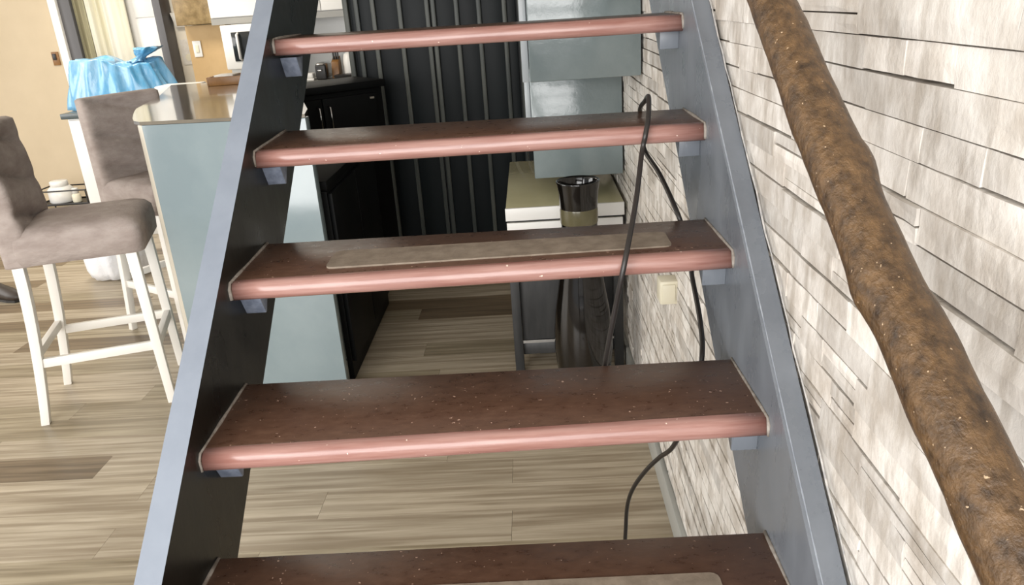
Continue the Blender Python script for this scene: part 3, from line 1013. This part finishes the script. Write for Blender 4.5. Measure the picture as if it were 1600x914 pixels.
# ------------------------------------------------------------------ kitchen at the back
kc = thing('kitchen_counter', 'kitchen counter with white worktop along the back wall', 'kitchen counter', (-1.9, 5.85, 0.0))
MB().box(-2.75, -1.06, 5.62, 6.24, 0.0, 0.885).build('body', 'white', kc, bevel=0.003)
MB().box(-2.77, -1.05, 5.57, 6.245, 0.888, 0.93).build('worktop', 'grey_strip', kc, bevel=0.004)
MB().box(-2.77, -1.05, 5.56, 5.57, 0.885, 0.932).build('front_edge', 'white', kc, bevel=0.002)
struct(MB().box(-2.50, -1.06, 6.235, 6.25, 0.93, 1.42).build('trim_4', 'tile'))
struct(MB().box(-2.775, -2.43, 6.10, 6.25, 0.933, 1.408).build('wall_nib', 'tan'))

uc = thing('wall_cabinet', 'cream kitchen wall cabinet above the microwave', 'wall cabinet', (-2.0, 5.9, 1.43))
MB().box(-2.43, -1.07, 5.82, 6.245, 1.45, 2.2).build('body', 'white', uc, bevel=0.003)
for k in range(3):
    xa = -2.425 + 0.45 * k
    MB().box(xa, xa + 0.445, 5.80, 5.82, 1.455, 2.19).build('door', 'white', uc, bevel=0.003)
MB().box(-2.43, -1.07, 5.81, 6.2, 1.40, 1.449).build('light_strip', 'grey_strip', uc)

bc = thing('wall_cabinet', 'mottled brown wall cabinet above the tan panel', 'wall cabinet', (-2.65, 6.0, 1.41))
MB().box(-2.77, -2.445, 5.94, 6.24, 1.412, 2.1).build('body', 'marble_brown', bc, bevel=0.003)
MB().box(-2.765, -2.45, 5.925, 5.94, 1.416, 2.09).build('door', 'marble_brown', bc, bevel=0.003)

mw = thing('microwave', 'white microwave with dark window standing on a bracket under the wall cabinet', 'microwave', (-2.1, 5.8, 0.931))
MB().box(-2.30, -1.85, 5.62, 6.0, 1.06, 1.395).build('housing', 'white', mw, bevel=0.008)
MB().box(-2.22, -1.95, 5.612, 5.62, 1.12, 1.34).build('window', 'dark_glass', mw, bevel=0.003)
MB().tube([(-2.165, 5.62, 1.33), (-2.165, 5.585, 1.32), (-2.165, 5.585, 1.14), (-2.165, 5.62, 1.13)], 0.011, 10).build('handle', 'white', mw, smooth=True)
MB().box(-2.28, -2.20, 5.66, 5.96, 0.931, 1.06).build('foot', 'white', mw)
MB().box(-1.95, -1.87, 5.66, 5.96, 0.931, 1.06).build('foot', 'white', mw)

ls = thing('light_switch', 'small white light switch on the tan kitchen panel', 'light switch', (-2.69, 6.09, 1.22))
MB().box(-2.735, -2.665, 6.088, 6.1, 1.155, 1.285).build('plate', 'white', ls, bevel=0.003)
MB().box(-2.715, -2.685, 6.081, 6.088, 1.19, 1.25).build('rocker', 'plastic_cream', ls, bevel=0.002)

ob = thing('wall_box', 'small open brown switch box in the beige wall', 'switch box', (-3.93, 6.09, 1.22))
MB().box(-3.965, -3.905, 6.088, 6.1, 1.165, 1.275).build('plate', 'brown', ob, bevel=0.003)
MB().box(-3.955, -3.925, 6.08, 6.088, 1.21, 1.26).build('recess', 'black_metal', ob, bevel=0.002)

cn = thing('calendar', 'white paper calendar on the cream wall beside the grey post', 'calendar', (-2.86, 6.24, 1.1))
MB().box(-2.905, -2.80, 6.243, 6.249, 1.09, 1.30).build('sheet', 'paper', cn)
MB().add([(-2.85 + 0.03 * math.cos(a * math.pi / 12), yy, 1.15 + 0.03 * math.sin(a * math.pi / 12)) for yy in (6.2405, 6.2435) for a in range(24)],
         [tuple(range(24)), tuple(range(47, 23, -1))] + [(k, (k + 1) % 24, 24 + (k + 1) % 24, 24 + k) for k in range(24)]).build('print_disc', 'plastic_cream', cn)
wo = thing('wall_organiser', 'pale letter holder with brown top on the cream wall', 'letter holder', (-2.85, 6.2, 1.38))
MB().hexa([(-2.90, 6.21, 1.40), (-2.82, 6.21, 1.40), (-2.82, 6.249, 1.40), (-2.90, 6.249, 1.40)], [(-2.915, 6.18, 1.52), (-2.81, 6.18, 1.52), (-2.81, 6.249, 1.52), (-2.915, 6.249, 1.52)]).build('pocket', 'paper', wo, bevel=0.003)
MB().box(-2.90, -2.81, 6.235, 6.249, 1.53, 1.68).build('back_board', 'brown', wo, bevel=0.003)

# toaster, block, kettle and more on the counter
ts = thing('toaster', 'small chrome and black toaster on the kitchen counter', 'toaster', (-1.57, 5.78, 0.932))
MB().box(-1.61, -1.53, 5.68, 5.90, 0.937, 1.065).build('housing', 'chrome', ts, bevel=0.02, seg=4)
MB().box(-1.615, -1.525, 5.672, 5.70, 0.932, 1.05).build('end_cap', 'black_metal', ts, bevel=0.012, seg=3)
MB().box(-1.585, -1.555, 5.64, 5.673, 1.0, 1.015).build('lever', 'chrome', ts, bevel=0.004)
kn_ = thing('knife_block', 'brown wooden knife block beside the toaster', 'knife block', (-1.47, 5.80, 0.932))
MB().hexa([(-1.50, 5.74, 0.932), (-1.44, 5.74, 0.932), (-1.44, 5.88, 0.932), (-1.50, 5.88, 0.932)], [(-1.50, 5.77, 1.06), (-1.44, 5.77, 1.06), (-1.44, 5.86, 1.10), (-1.50, 5.86, 1.10)]).build('block', 'brown', kn_, bevel=0.004)
for q in range(3):
    MB().box(-1.49 + 0.018 * q, -1.478 + 0.018 * q, 5.80, 5.82, 1.065, 1.13).build('knife_handle', 'black_metal', kn_, bevel=0.003)
ke = thing('kettle', 'white kettle with a black handle at the end of the counter', 'kettle', (-1.36, 5.82, 0.932))
MB().lathe([(0.062, 0.932), (0.065, 0.945), (0.058, 1.05), (0.045, 1.11), (0.02, 1.125)], -1.36, 5.84, 28).build('body', 'white', ke, smooth=True)
MB().tube([(-1.305, 5.80, 1.11), (-1.275, 5.78, 1.10), (-1.268, 5.78, 1.04), (-1.30, 5.80, 0.99)], 0.009, 10).build('handle', 'black_metal', ke, smooth=True)
pn = thing('baking_tin', 'flat black baking tin on the counter front below the kettle', 'baking tin', (-1.36, 5.66, 0.932))
MB().hexa([(-1.44, 5.60, 0.932), (-1.25, 5.60, 0.932), (-1.25, 5.74, 0.932), (-1.44, 5.74, 0.932)], [(-1.455, 5.59, 0.965), (-1.235, 5.59, 0.965), (-1.235, 5.75, 0.965), (-1.455, 5.75, 0.965)]).build('tin', 'black_metal', pn, bevel=0.004)
MB().tube([(-1.235, 5.67, 0.96), (-1.20, 5.67, 0.965), (-1.20, 5.63, 0.965), (-1.235, 5.63, 0.96)], 0.004, 8).build('grip', 'black_metal', pn, smooth=True)
tb = thing('butter_dish', 'small white lidded dish left of the toaster', 'dish', (-1.66, 5.70, 0.932))
MB().box(-1.70, -1.63, 5.66, 5.76, 0.932, 0.95).build('dish', 'white', tb, bevel=0.004)
MB().box(-1.695, -1.635, 5.665, 5.755, 0.9505, 0.99).build('lid', 'white', tb, bevel=0.01, seg=3)

# white ledge behind the bar and a tray on the bar
wl = thing('serving_trolley', 'white topped serving trolley just behind the far end of the bar', 'trolley', (-2.23, 4.54, 0.0))
MB().box(-2.36, -2.09, 4.44, 4.64, 1.0, 1.055).build('top', 'white', wl, bevel=0.006)
for x in (-2.35, -2.125):
    for y in (4.45, 4.605):
        MB().box(x, x + 0.025, y, y + 0.025, 0.0, 1.0).build('leg', 'white', wl, bevel=0.002)
MB().box(-2.345, -2.105, 4.455, 4.625, 0.55, 0.57).build('shelf', 'brown', wl)
ty = thing('wooden_tray', 'brown wooden tray on the bar worktop by the stringer', 'tray', (-1.52, 3.55, 1.111))
MB().box(-1.60, -1.42, 3.48, 3.68, 1.1105, 1.118).build('base', 'brown', ty, bevel=0.002)
for (xa, xb, ya, yb) in ((-1.60, -1.42, 3.47, 3.48), (-1.60, -1.42, 3.68, 3.69), (-1.61, -1.60, 3.47, 3.69), (-1.42, -1.41, 3.47, 3.69)):
    MB().box(xa, xb, ya, yb, 1.1105, 1.155).build('side', 'brown', ty, bevel=0.002)
nk = thing('napkin_stack', 'white folded napkins lying in the wooden tray', 'napkins', (-1.53, 3.58, 1.119))
for q in range(4):
    MB().box(-1.585 + 0.002 * q, -1.475, 3.50, 3.62 - 0.002 * q, 1.1185 + 0.011 * q, 1.129 + 0.011 * q).build('napkin', 'paper', nk, bevel=0.003)
